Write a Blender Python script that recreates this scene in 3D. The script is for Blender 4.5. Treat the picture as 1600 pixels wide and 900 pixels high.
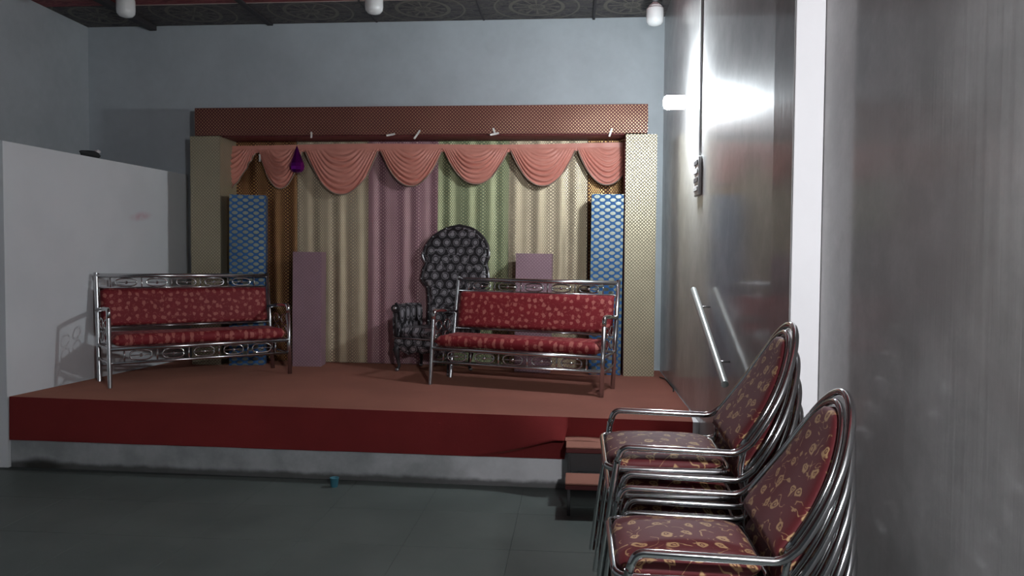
import bpy, math, random
from mathutils import Vector, Matrix
random.seed(7)
PI = math.pi
for o in list(bpy.data.objects):
    bpy.data.objects.remove(o, do_unlink=True)
scene = bpy.context.scene
col = scene.collection

# ------------------------------------------------------------------ camera
CAM_H = 1.6
def cam_axes(y, p, r):
    y, p, r = map(math.radians, (y, p, r))
    f = Vector((-math.sin(y) * math.cos(p), math.cos(y) * math.cos(p), math.sin(p)))
    rt = Vector((math.cos(y), math.sin(y), 0))
    up = rt.cross(f)
    return rt * math.cos(r) + up * math.sin(r), up * math.cos(r) - rt * math.sin(r), f
rt, up, fw = cam_axes(4.65, -2.15, 0.4)
cd = bpy.data.cameras.new('camera')
cd.sensor_width = 36
cd.lens = 36 * 1200 / 1600
cd.clip_start = 0.05
cam = bpy.data.objects.new('camera', cd)
col.objects.link(cam)
m = Matrix((rt, up, -fw)).transposed().to_4x4()
m.translation = (0, 0, CAM_H)
cam.matrix_world = m
scene.camera = cam

# ------------------------------------------------------------------ world and exposure
w = bpy.data.worlds.new('world')
scene.world = w
w.use_nodes = True
w.node_tree.nodes['Background'].inputs[0].default_value = (0.80, 0.90, 1.0, 1)
w.node_tree.nodes['Background'].inputs[1].default_value = 0.035
scene.view_settings.view_transform = 'Standard'
scene.view_settings.look = 'None'
scene.view_settings.gamma = 1
scene.view_settings.use_curve_mapping = False
scene.view_settings.exposure = 0.0
LAMP_STAGE = 620.0     # emission of the lit bulb beside the stage
LAMP_NEAR = 1080.0       # emission of the bulb on the same wall nearer the viewer

# ------------------------------------------------------------------ node helpers
class NT:
    def __init__(s, name):
        s.mat = bpy.data.materials.new(name)
        s.mat.use_nodes = True
        s.t = s.mat.node_tree
        s.b = s.t.nodes['Principled BSDF']
    def n(s, typ, **kw):
        x = s.t.nodes.new(typ)
        for k, v in kw.items():
            setattr(x, k, v)
        return x
    def l(s, a, b):
        s.t.links.new(a, b)
    def val(s, sock, v):
        if isinstance(v, bpy.types.NodeSocket):
            s.l(v, sock)
        else:
            sock.default_value = v
    def math(s, op, a, b=None, c=None, clamp=False):
        x = s.n('ShaderNodeMath', operation=op, use_clamp=clamp)
        s.val(x.inputs[0], a)
        if b is not None: s.val(x.inputs[1], b)
        if c is not None: s.val(x.inputs[2], c)
        return x.outputs[0]
    def vmath(s, op, a, b=None):
        x = s.n('ShaderNodeVectorMath', operation=op)
        s.val(x.inputs[0], a)
        if b is not None: s.val(x.inputs[1], b)
        return x.outputs['Value'] if op in ('LENGTH', 'DISTANCE', 'DOT_PRODUCT') else x.outputs[0]
    def mix(s, f, a, b):
        x = s.n('ShaderNodeMix', data_type='RGBA')
        s.val(x.inputs[0], f)
        s.val(x.inputs[6], a if isinstance(a, bpy.types.NodeSocket) else (*a, 1))
        s.val(x.inputs[7], b if isinstance(b, bpy.types.NodeSocket) else (*b, 1))
        return x.outputs[2]
    def ramp(s, f, p0, p1):
        x = s.n('ShaderNodeMapRange', interpolation_type='SMOOTHSTEP')
        s.val(x.inputs[0], f)
        x.inputs[1].default_value = p0; x.inputs[2].default_value = p1
        return x.outputs[0]
    def mapping(s, src, scale=(1, 1, 1), rot=(0, 0, 0), loc=(0, 0, 0)):
        x = s.n('ShaderNodeMapping')
        s.l(src, x.inputs[0])
        x.inputs[1].default_value = loc; x.inputs[2].default_value = rot; x.inputs[3].default_value = scale
        return x.outputs[0]
    def noise(s, v, scale, detail=3, rough=0.5, dist=0):
        x = s.n('ShaderNodeTexNoise')
        s.l(v, x.inputs['Vector'])
        x.inputs['Scale'].default_value = scale; x.inputs['Detail'].default_value = detail
        x.inputs['Roughness'].default_value = rough; x.inputs['Distortion'].default_value = dist
        return x.outputs[0]
    def bump(s, h, strength=0.3, dist=0.01):
        x = s.n('ShaderNodeBump')
        s.l(h, x.inputs['Height'])
        x.inputs['Strength'].default_value = strength; x.inputs['Distance'].default_value = dist
        s.l(x.outputs[0], s.b.inputs['Normal'])
    def obj(s):
        return s.n('ShaderNodeTexCoord').outputs['Object']
    def uv(s):
        return s.n('ShaderNodeTexCoord').outputs['UV']
    def set(s, color=None, rough=None, metal=None, spec=None, sheen=None):
        b = s.b
        if color is not None: s.val(b.inputs['Base Color'], color if isinstance(color, bpy.types.NodeSocket) else (*color, 1))
        if rough is not None: s.val(b.inputs['Roughness'], rough)
        if metal is not None: s.val(b.inputs['Metallic'], metal)
        if spec is not None: b.inputs['Specular IOR Level'].default_value = spec
        if sheen is not None:
            b.inputs['Sheen Weight'].default_value = sheen[0]
            b.inputs['Sheen Tint'].default_value = (*sheen[1], 1)
            b.inputs['Sheen Roughness'].default_value = 0.4
        return s.mat

def paint(name, c, var=0.12, rough=0.7, spec=0.3, scale=1.3):
    t = NT(name); v = t.obj()
    n1 = t.noise(v, scale, 5, 0.6); n2 = t.noise(v, 14, 3)
    f = t.math('ADD', t.math('MULTIPLY', n1, 0.8), t.math('MULTIPLY', n2, 0.2))
    d = tuple(x * (1 - var * 2) for x in c)
    t.bump(n2, 0.12, 0.01)
    return t.set(t.mix(t.ramp(f, 0.3, 0.7), d, c), rough, spec=spec)

def plain(name, c, rough=0.5, metal=0.0, spec=0.5):
    t = NT(name); v = t.obj()
    n = t.noise(v, 30, 2)
    return t.set(t.mix(n, tuple(x * 0.88 for x in c), c), rough, metal, spec)

def brocade(name, base, gold, pitch=0.026, r=0.30, rough=0.6, dotmetal=0.7, dotrough=0.42, aspect=1.0, noise=0.18):
    """woven cloth with a staggered grid of shiny dots, laid out on the cloth's own UVs (metres)"""
    t = NT(name); uv = t.uv()
    v = t.mapping(uv, (1 / pitch / 1.414, 1 / pitch / 1.414 * aspect, 1), (0, 0, 0))
    rot = t.mapping(v, (1, 1, 1), (0, 0, PI / 4))
    fr = t.vmath('SUBTRACT', t.vmath('FRACTION', rot), (0.5, 0.5, 0.0))
    sep = t.n('ShaderNodeSeparateXYZ'); t.l(fr, sep.inputs[0])
    dd = t.math('SQRT', t.math('ADD', t.math('MULTIPLY', sep.outputs[0], sep.outputs[0]), t.math('MULTIPLY', sep.outputs[1], sep.outputs[1])))
    dot = t.math('SUBTRACT', 1.0, t.ramp(dd, r - 0.06, r + 0.06))
    nz = t.noise(uv, 5, 3)
    b2 = t.mix(nz, tuple(x * (1 - noise * 2) for x in base), base)
    t.set(t.mix(dot, b2, gold), t.math('SUBTRACT', rough, t.math('MULTIPLY', dot, rough - dotrough)),
          t.math('MULTIPLY', dot, dotmetal), 0.4, (0.15, base))
    t.bump(dot, 0.25, 0.003)
    return t.mat

def floral(name, base, motif, scale, curl=9.0, ring=(0.20, 0.31), sheen=0.5):
    t = NT(name); uv = t.uv()
    wob = t.n('ShaderNodeTexNoise'); t.l(uv, wob.inputs['Vector']); wob.inputs['Scale'].default_value = scale * 1.6
    off = t.vmath('MULTIPLY', t.vmath('SUBTRACT', wob.outputs[1], (0.5, 0.5, 0.5)), (0.22 / scale * 3, 0.22 / scale * 3, 0))
    vo = t.n('ShaderNodeTexVoronoi', voronoi_dimensions='2D')
    t.l(t.vmath('ADD', uv, off), vo.inputs['Vector'])
    vo.inputs['Scale'].default_value = scale; vo.inputs['Randomness'].default_value = 0.55
    d = vo.outputs['Distance']
    a = t.math('MULTIPLY', t.ramp(d, ring[0] - 0.04, ring[0] + 0.02), t.math('SUBTRACT', 1.0, t.ramp(d, ring[1] - 0.02, ring[1] + 0.04)))
    c = t.math('SUBTRACT', 1.0, t.ramp(d, 0.03, 0.07))
    n = t.noise(uv, curl, 1, 0.4, 1.2)
    ln = t.math('SUBTRACT', 1.0, t.ramp(t.math('ABSOLUTE', t.math('SUBTRACT', n, 0.5)), 0.010, 0.026))
    msk = t.ramp(t.noise(uv, curl * 1.7, 1), 0.46, 0.54)
    f = t.math('MAXIMUM', t.math('MAXIMUM', a, c), t.math('MULTIPLY', t.math('MULTIPLY', ln, msk), 0.8), clamp=True)
    pile = t.noise(uv, 7, 2)
    b2 = t.mix(pile, tuple(x * 0.72 for x in base), base)
    t.bump(t.noise(uv, 260, 2), 0.15, 0.002)
    return t.set(t.mix(f, b2, motif), 0.65, 0.0, 0.35, (sheen, (0.75, 0.55, 0.58)))

def silver_circles(name):
    t = NT(name); uv = t.uv()
    v = t.mapping(uv, (1 / 0.098, 1 / 0.082, 1))
    sep = t.n('ShaderNodeSeparateXYZ'); t.l(v, sep.inputs[0])
    row = t.math('FLOOR', sep.outputs[1])
    u2 = t.math('ADD', sep.outputs[0], t.math('MULTIPLY', row, 0.5))
    fx = t.math('SUBTRACT', t.math('FRACT', u2), 0.5); fy = t.math('SUBTRACT', t.math('FRACT', sep.outputs[1]), 0.5)
    fy2 = t.math('MULTIPLY', fy, 0.83)
    d = t.math('SQRT', t.math('ADD', t.math('MULTIPLY', fx, fx), t.math('MULTIPLY', fy2, fy2)))
    disc = t.math('SUBTRACT', 1.0, t.ramp(d, 0.19, 0.24))
    ringf = t.math('MULTIPLY', t.ramp(d, 0.28, 0.32), t.math('SUBTRACT', 1.0, t.ramp(d, 0.35, 0.39)))
    n = t.noise(uv, 26, 2)
    br = t.math('MULTIPLY', t.ramp(n, 0.55, 0.68), 0.7)
    f = t.math('MAXIMUM', t.math('MAXIMUM', t.math('MULTIPLY', disc, 0.75), t.math('MULTIPLY', ringf, 0.45)), br, clamp=True)
    return t.set(t.mix(f, (0.018, 0.016, 0.018), (0.50, 0.47, 0.50)), 0.38, t.math('MULTIPLY', f, 0.5), 0.5)

# ------------------------------------------------------------------ materials
M = {}
M['back_wall'] = paint('blue grey wall paint', (0.50, 0.55, 0.58), 0.07, 0.75)
M['left_wall'] = paint('grey wall paint', (0.48, 0.52, 0.54), 0.08, 0.75)
M['white_paint'] = paint('white distemper', (0.93, 0.92, 0.93), 0.02, 0.6)
def partition_mat():
    t = NT('partition whitewash'); v = t.obj()
    n1 = t.noise(v, 1.2, 4); n2 = t.noise(v, 16, 3)
    c = t.mix(t.ramp(n1, 0.3, 0.7), (0.74, 0.77, 0.79), (0.82, 0.85, 0.87))
    # an old pink colour smear and a few dark scuffs on the plaster
    wv = t.vmath('ADD', v, t.vmath('MULTIPLY', t.vmath('SUBTRACT', t.mapping(v), (0, 0, 0)), (0, 0, 0)))
    p = t.mapping(wv, (1, 1 / 0.16, 1 / 0.045), (0, 0, 0), (0, -6.99 / 0.16, -1.98 / 0.045))
    sp = t.n('ShaderNodeSeparateXYZ'); t.l(p, sp.inputs[0])
    zz = t.math('SUBTRACT', sp.outputs[2], t.math('MULTIPLY', sp.outputs[1], 0.5))
    d = t.math('SQRT', t.math('ADD', t.math('MULTIPLY', sp.outputs[1], sp.outputs[1]), t.math('MULTIPLY', zz, zz)))
    f = t.math('MULTIPLY', t.math('SUBTRACT', 1.0, t.ramp(d, 0.1, 1.3)), t.math('MULTIPLY', n2, 0.8))
    c = t.mix(f, c, (0.60, 0.22, 0.30))
    t.bump(n2, 0.1, 0.01)
    return t.set(c, 0.75, spec=0.25)
M['partition'] = partition_mat()
def enamel_wall():
    t = NT('grey gloss enamel'); v = t.obj()
    st = t.noise(t.mapping(v, (1, 26, 0.8)), 1.0, 4, 0.6)
    st2 = t.noise(t.mapping(v, (1, 90, 2.0)), 1.0, 3, 0.6)
    big = t.noise(v, 2.4, 7, 0.68)
    c = t.mix(t.ramp(big, 0.35, 0.7), (0.38, 0.373, 0.366), (0.54, 0.532, 0.525))
    h = t.math('ADD', t.math('MULTIPLY', st, 0.7), t.math('MULTIPLY', st2, 0.25))
    t.bump(h, 0.10, 0.01)
    t.b.inputs['Coat Weight'].default_value = 0.55
    t.b.inputs['Coat Roughness'].default_value = 0.11
    return t.set(c, t.math('ADD', 0.46, t.math('MULTIPLY', big, 0.12)), 0.0, 0.4)
M['enamel'] = enamel_wall()
def concrete_mat():
    t = NT('stained plinth plaster'); v = t.obj()
    n = t.noise(v, 2.2, 5, 0.65); n2 = t.noise(v, 9, 4)
    sp = t.n('ShaderNodeSeparateXYZ'); t.l(v, sp.inputs[0])
    c = t.mix(t.ramp(n, 0.35, 0.7), (0.30, 0.32, 0.32), (0.46, 0.48, 0.49))
    lime_falloff = t.ramp(t.math('ADD', sp.outputs[0], t.math('MULTIPLY', n, 1.2)), -0.9, 0.55)      # fresh limewash towards the steps, with lamp falloff painted into its colour
    c = t.mix(lime_falloff, c, (0.84, 0.84, 0.86))
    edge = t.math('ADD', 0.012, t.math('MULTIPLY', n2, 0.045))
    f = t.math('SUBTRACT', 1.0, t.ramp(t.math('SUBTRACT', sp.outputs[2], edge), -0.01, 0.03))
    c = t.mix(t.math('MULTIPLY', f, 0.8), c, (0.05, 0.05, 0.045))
    q = t.mapping(v, (1 / 0.20, 0.0, 1 / 0.075), (0, 0, 0), (4.0 / 0.20, 0, -0.02 / 0.075))
    dq = t.vmath('LENGTH', q)
    f2 = t.math('SUBTRACT', 1.0, t.ramp(t.math('ADD', dq, t.math('MULTIPLY', n2, 0.6)), 0.7, 1.4))
    c = t.mix(t.math('MULTIPLY', f2, 0.85), c, (0.035, 0.035, 0.03))
    t.bump(n2, 0.3, 0.01)
    return t.set(c, 0.85, spec=0.2)
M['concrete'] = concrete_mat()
def tile_mat():
    t = NT('green grey floor stone'); v = t.n('ShaderNodeNewGeometry').outputs['Position']
    n = t.noise(v, 1.5, 5, 0.6); n2 = t.noise(v, 40, 2)
    c = t.mix(t.ramp(n, 0.3, 0.7), (0.085, 0.105, 0.097), (0.118, 0.140, 0.130))
    return t.set(c, t.math('ADD', 0.42, t.math('MULTIPLY', n, 0.15)), 0, 0.35)
M['tile'] = tile_mat()
M['joint'] = plain('dark tile joint', (0.072, 0.088, 0.081), 0.9)
def carpet_mat(name, a, b, rough=0.95):
    t = NT(name); v = t.n('ShaderNodeNewGeometry').outputs['Position']
    n = t.noise(v, 1.6, 4); n2 = t.noise(v, 220, 2)
    t.bump(n2, 0.35, 0.004)
    return t.set(t.mix(t.ramp(n, 0.3, 0.7), a, b), rough, 0, 0.1, (0.35, (0.6, 0.3, 0.2)))
M['carpet'] = carpet_mat('red stage carpet', (0.20, 0.078, 0.062), (0.25, 0.095, 0.074))
M['skirt'] = carpet_mat('deep red skirt cloth', (0.185, 0.026, 0.026), (0.225, 0.030, 0.030))
M['tread'] = carpet_mat('worn red tread cloth', (0.30, 0.13, 0.10), (0.36, 0.17, 0.13))
M['tread_edge'] = plain('dark red tread edge', (0.12, 0.025, 0.025), 0.8)
M['dark_metal'] = plain('dark painted iron', (0.05, 0.05, 0.052), 0.55)
def ceiling_mat(name, base, line, dark):
    t = NT(name); uv = t.uv()
    ln = t.vmath('LENGTH', uv)
    sp = t.n('ShaderNodeSeparateXYZ'); t.l(uv, sp.inputs[0])
    ang = t.math('ARCTAN2', sp.outputs[1], sp.outputs[0])
    spoke = t.ramp(t.math('COSINE', t.math('MULTIPLY', ang, 12)), 0.55, 0.9)
    spoke = t.math('MULTIPLY', spoke, t.math('SUBTRACT', 1.0, t.ramp(ln, 0.21, 0.22)))
    def ring(r, w_):
        return t.math('SUBTRACT', 1.0, t.ramp(t.math('ABSOLUTE', t.math('SUBTRACT', ln, r)), w_ * 0.6, w_))
    f = t.math('MAXIMUM', t.math('MAXIMUM', ring(0.25, 0.022), ring(0.07, 0.015)), t.math('MAXIMUM', spoke, ring(0.40, 0.012)))
    n = t.noise(t.mapping(uv, (1, 3, 1)), 6, 4, 0.6, 1.0)
    curl = t.math('SUBTRACT', 1.0, t.ramp(t.math('ABSOLUTE', t.math('SUBTRACT', n, 0.5)), 0.02, 0.05))
    f = t.math('MULTIPLY', t.math('MAXIMUM', f, t.math('MULTIPLY', curl, 0.6)), 0.75)
    b2 = t.mix(t.ramp(n, 0.35, 0.65), dark, base)
    return t.set(t.mix(f, b2, line), 0.6, 0, 0.3)
M['ceil_dark'] = ceiling_mat('printed ceiling board', (0.065, 0.058, 0.062), (0.17, 0.155, 0.125), (0.032, 0.028, 0.032))
M['ceil_red'] = ceiling_mat('red printed ceiling board', (0.22, 0.04, 0.05), (0.32, 0.12, 0.10), (0.14, 0.02, 0.03))
M['batten'] = plain('dark ceiling batten', (0.035, 0.03, 0.033), 0.7)
M['pale_trim'] = plain('pale ceiling strip', (0.45, 0.35, 0.32), 0.7)
M['slab'] = plain('ceiling slab', (0.25, 0.25, 0.25), 0.9)
M['chrome'] = plain('polished steel', (0.72, 0.73, 0.74), 0.09, 1.0)
M['steel'] = plain('satin steel tube', (0.62, 0.63, 0.64), 0.24, 1.0)
M['rail'] = plain('grey white handrail paint', (0.66, 0.70, 0.68), 0.32, 0.35)
M['plastic'] = plain('white plastic', (0.80, 0.80, 0.80), 0.35)
M['white_metal'] = plain('lamp housing', (0.80, 0.80, 0.82), 0.4)
M['socket'] = plain('dark socket', (0.10, 0.10, 0.11), 0.5)
M['black'] = plain('black rubber', (0.02, 0.02, 0.02), 0.6)
t_ = NT('unlit bulb opal'); t_.b.inputs['Coat Weight'].default_value = 0.6
t_.set(t_.mix(t_.noise(t_.obj(), 8), (0.80, 0.83, 0.82), (0.86, 0.88, 0.87)), 0.25, 0, 0.6); M['opal'] = t_.mat
def emit(name, strength, c=(0.88, 0.95, 1.0)):
    t = NT(name)
    t.set((0.9, 0.9, 0.9), 0.4)
    t.b.inputs['Emission Color'].default_value = (*c, 1)
    t.b.inputs['Emission Strength'].default_value = strength
    return t.mat
M['lit_stage'] = emit('lit bulb by the stage', LAMP_STAGE)
M['lit_near'] = emit('lit bulb near viewer', LAMP_NEAR, (0.95, 0.96, 1.0))
M['beam'] = brocade('maroon brocade', (0.125, 0.028, 0.026), (0.56, 0.37, 0.22), 0.0160, 0.26, dotmetal=0.9)
M['beam_hem'] = brocade('maroon lining', (0.14, 0.025, 0.028), (0.16, 0.03, 0.03), 0.0142, 0.2, dotmetal=0)
M['gold'] = brocade('gold brocade', (0.33, 0.29, 0.20), (0.58, 0.52, 0.36), 0.0160, 0.33, dotmetal=0.85)
M['copper'] = brocade('copper sequin cloth', (0.15, 0.055, 0.026), (0.75, 0.45, 0.16), 0.0170, 0.28, dotmetal=0.9)
M['cream'] = brocade('cream sequin cloth', (0.47, 0.385, 0.27), (0.86, 0.74, 0.50), 0.0170, 0.28, dotmetal=0.85)
M['mauve'] = brocade('mauve sequin cloth', (0.36, 0.18, 0.22), (0.76, 0.56, 0.50), 0.0170, 0.24, dotmetal=0.85)
M['green'] = brocade('green sequin cloth', (0.26, 0.31, 0.175), (0.78, 0.77, 0.45), 0.0170, 0.27, dotmetal=0.85)
M['blue'] = brocade('blue brocade', (0.018, 0.120, 0.34), (0.21, 0.235, 0.20), 0.050, 0.385, aspect=1.6, dotmetal=1.0, dotrough=0.40)
M['lilac'] = brocade('lilac brocade', (0.33, 0.20, 0.24), (0.42, 0.29, 0.32), 0.016, 0.24, dotmetal=0.25)
def satin():
    t = NT('coral satin'); uv = t.uv()
    n = t.noise(uv, 6, 3)
    return t.set(t.mix(n, (0.56, 0.215, 0.165), (0.70, 0.30, 0.235)), 0.42, 0, 0.4, (0.4, (1.0, 0.6, 0.5)))
M['satin'] = satin()
M['satin_hem'] = plain('dull tan hem piping', (0.30, 0.22, 0.17), 0.7)
M['chair_cloth'] = floral('maroon chair cloth with gold motifs', (0.105, 0.014, 0.017), (0.40, 0.25, 0.12), 14.0, 16.0, (0.11, 0.19), 0.10)
M['sofa_cloth'] = floral('red sofa cloth with pink rosettes', (0.22, 0.011, 0.018), (0.38, 0.115, 0.095), 15.0, 22.0, (0.0, 0.235), 0.08)
M['throne'] = silver_circles('black cloth with silver circles')
M['throne_wood'] = plain('dark carved frame', (0.045, 0.040, 0.044), 0.35, 0.2)
M['silver'] = plain('silver leaf', (0.55, 0.55, 0.57), 0.3, 0.9)
M['foil'] = plain('purple foil', (0.22, 0.012, 0.30), 0.18, 0.85)
M['tape'] = plain('white paper tape', (0.74, 0.72, 0.68), 0.7)
M['teal'] = plain('teal paper', (0.05, 0.20, 0.26), 0.6)
M['rag'] = plain('dark rag', (0.03, 0.032, 0.034), 0.9)

# ------------------------------------------------------------------ mesh helpers
def mesh_obj(name, verts, faces, mat, parent=None, uvs=None, smooth=False):
    me = bpy.data.meshes.new(name)
    me.from_pydata([tuple(v) for v in verts], [], faces)
    if uvs is not None:
        lay = me.uv_layers.new(name='UVMap')
        for lp in me.loops:
            lay.data[lp.index].uv = uvs[lp.vertex_index]
    if smooth:
        me.polygons.foreach_set('use_smooth', [True] * len(me.polygons))
    me.materials.append(mat)
    me.update()
    o = bpy.data.objects.new(name, me)
    col.objects.link(o)
    if parent is not None:
        o.parent = parent
    return o

def fix_normals(o):
    import bmesh
    bm = bmesh.new(); bm.from_mesh(o.data)
    bmesh.ops.recalc_face_normals(bm, faces=bm.faces)
    bm.to_mesh(o.data); bm.free()
    return o

class MB:
    """collects geometry for one mesh object"""
    def __init__(s):
        s.v, s.f, s.uv = [], [], []
    def add(s, v, f, uv=None):
        b = len(s.v)
        s.v += [Vector(p) for p in v]
        s.f += [tuple(i + b for i in q) for q in f]
        s.uv += uv if uv is not None else [(p[0] + p[1] * 0.7, p[2]) for p in v]
    def box(s, x0, x1, y0, y1, z0, z1):
        v = [(x, y, z) for x in (x0, x1) for y in (y0, y1) for z in (z0, z1)]
        s.add(v, [(0, 1, 3, 2), (4, 6, 7, 5), (0, 4, 5, 1), (2, 3, 7, 6), (0, 2, 6, 4), (1, 5, 7, 3)])
    def bbox(s, x0, x1, y0, y1, z0, z1, b=0.008):
        """box with chamfered edges"""
        xs, ys, zs = (x0, x0 + b, x1 - b, x1), (y0, y0 + b, y1 - b, y1), (z0, z0 + b, z1 - b, z1)
        v, idx = [], {}
        def P(i, j, k):
            if (i, j, k) not in idx:
                idx[(i, j, k)] = len(v); v.append((xs[i], ys[j], zs[k]))
            return idx[(i, j, k)]
        f = []
        def ids(ax, side, a, b_):
            t = [0, 0, 0]; t[ax] = side; t[(ax + 1) % 3] = a; t[(ax + 2) % 3] = b_
            return P(*t)
        for ax in range(3):
            for sd in (0, 3):
                q = [ids(ax, sd, 1, 1), ids(ax, sd, 2, 1), ids(ax, sd, 2, 2), ids(ax, sd, 1, 2)]
                f.append(tuple(q if sd else q[::-1]))
        for ax in range(3):          # edge chamfers along axis ax
            for sa in (0, 3):
                for sb in (0, 3):
                    ia, ib = (1 if sa == 0 else 2), (1 if sb == 0 else 2)
                    def Q(k, A, B):
                        t = [0, 0, 0]; t[ax] = k; t[(ax + 1) % 3] = A; t[(ax + 2) % 3] = B
                        return P(*t)
                    f.append((Q(1, sa, ib), Q(2, sa, ib), Q(2, ia, sb), Q(1, ia, sb)))
        for i in (0, 3):
            for j in (0, 3):
                for k in (0, 3):
                    a, b_, c = (1 if i == 0 else 2), (1 if j == 0 else 2), (1 if k == 0 else 2)
                    f.append((P(i, b_, c), P(a, j, c), P(a, b_, k)))
        s.add(v, f)
    def tube(s, pts, r, seg=10, closed=False, cap=True, radii=None):
        pts = [Vector(p) for p in pts]
        n = len(pts)
        tan = []
        for i in range(n):
            a = pts[i - 1] if (i > 0 or closed) else pts[i]
            b = pts[(i + 1) % n] if (i < n - 1 or closed) else pts[i]
            tan.append((b - a).normalized())
        up_ = Vector((0, 0, 1)) if abs(tan[0].z) < 0.9 else Vector((1, 0, 0))
        nrm = (up_ - tan[0] * up_.dot(tan[0])).normalized()
        v, f, uv = [], [], []
        for i in range(n):
            nrm = (nrm - tan[i] * nrm.dot(tan[i])).normalized()
            bn = tan[i].cross(nrm)
            rr = radii[i] if radii else r
            for k in range(seg):
                a = 2 * PI * k / seg
                v.append(pts[i] + nrm * math.cos(a) * rr + bn * math.sin(a) * rr)
                uv.append((k / seg * 6.28 * r, i * 0.02))
        for i in range(n if closed else n - 1):
            j = (i + 1) % n
            for k in range(seg):
                l = (k + 1) % seg
                f.append((i * seg + k, i * seg + l, j * seg + l, j * seg + k))
        if cap and not closed:
            f.append(tuple(range(seg))[::-1]); f.append(tuple((n - 1) * seg + k for k in range(seg)))
        s.add(v, f, uv)
    def lathe(s, prof, seg=20, mat=None):
        """profile of (r, z), turned about local z, then placed by matrix"""
        mat = mat or Matrix()
        v, f = [], []
        for r, z in prof:
            for k in range(seg):
                a = 2 * PI * k / seg
                v.append(mat @ Vector((r * math.cos(a), r * math.sin(a), z)))
        for i in range(len(prof) - 1):
            for k in range(seg):
                l = (k + 1) % seg
                f.append((i * seg + k, i * seg + l, (i + 1) * seg + l, (i + 1) * seg + k))
        f.append(tuple(range(seg))[::-1]); f.append(tuple((len(prof) - 1) * seg + k for k in range(seg)))
        s.add(v, f)
    def grid(s, fn, nu, nv, uvfn=None, closed_u=False):
        v, uv, f = [], [], []
        for i in range(nu + 1):
            for j in range(nv + 1):
                p = fn(i / nu, j / nv); v.append(p)
                uv.append(uvfn(i / nu, j / nv) if uvfn else (p[0], p[2]))
        for i in range(nu):
            for j in range(nv):
                a = i * (nv + 1) + j
                f.append((a, a + nv + 1, a + nv + 2, a + 1))
        s.add(v, f, uv)
    def build(s, name, mat, parent=None, smooth=False, fix=False):
        o = mesh_obj(name, s.v, s.f, mat, parent, s.uv, smooth)
        if fix: fix_normals(o)
        return o

def arc(pts, r, n=6, closed=False):
    """polyline with its corners rounded to radius r"""
    pts = [Vector(p) for p in pts]; out = []; N = len(pts)
    for i, p in enumerate(pts):
        if not closed and i in (0, N - 1):
            out.append(p); continue
        a, b = pts[i - 1], pts[(i + 1) % N]
        da, db = (a - p), (b - p)
        rr = min(r, da.length * 0.49, db.length * 0.49)
        A, B = p + da.normalized() * rr, p + db.normalized() * rr
        for k in range(n + 1):
            t = k / n
            out.append(A * (1 - t) ** 2 + p * 2 * t * (1 - t) + B * t * t)
    return out

def tag(o, label=None, cat=None, group=None, kind=None):
    if label: o['label'] = label
    if cat: o['category'] = cat
    if group: o['group'] = group
    if kind: o['kind'] = kind
    return o
def thing(name, label, cat, loc=(0, 0, 0), rot=(0, 0, 0), group=None):
    o = bpy.data.objects.new(name, None); col.objects.link(o)
    o.empty_display_size = 0.1
    o.location = loc; o.rotation_euler = rot
    return tag(o, label, cat, group)
def copy_tree(o, parent=None):
    c = o.copy(); col.objects.link(c); c.parent = parent
    for ch in list(o.children):
        copy_tree(ch, c)
    return c
def smooth_edges(o, ang=40):
    o.data.polygons.foreach_set('use_smooth', [True] * len(o.data.polygons))
    o.data.set_sharp_from_angle(angle=math.radians(ang))
    return o

# ================================================================== THE ROOM
YB, XR, XL, ZC, Y0 = 7.74, 0.86, -5.10, 3.99, -2.6
def stage_z(x):            # the stage surface is a little out of level
    return 0.500 + 0.0078 * (XR - x)
TILT = 0.0078

def slab(name, x0, x1, y0, y1, z0, z1, mat):
    b = MB(); b.box(x0, x1, y0, y1, z0, z1)
    return tag(b.build(name, mat), kind='structure')
slab('wall_back', XL - 0.15, XR + 0.15, YB, YB + 0.15, 0, ZC + 0.1, M['back_wall'])
slab('wall_left', XL - 0.15, XL, Y0, YB, 0, ZC + 0.1, M['left_wall'])
slab('wall_right', XR, XR + 0.15, Y0, YB, 0, ZC + 0.1, M['enamel'])
# floor slab with stone tiles laid on it
fl = slab('floor', XL - 0.15, XR + 0.15, Y0, YB, -0.12, -0.003, M['joint'])
T = 0.60
tb = MB(); tb.bbox(0.001, T - 0.001, 0.001, T - 0.001, -0.02, 0.0, 0.0007)
tile0 = None
ix = 0
x = XR - T * 10
while x < XR - 0.01:
    y = 5.36 - T * 9
    while y < 5.3:
        if tile0 is None:
            tile0 = tb.build('floor_tile', M['tile'], fl); o = tile0
        else:
            o = tile0.copy(); col.objects.link(o); o.parent = fl
        o.location = (x, y, 0)
        y += T
    x += T
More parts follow.
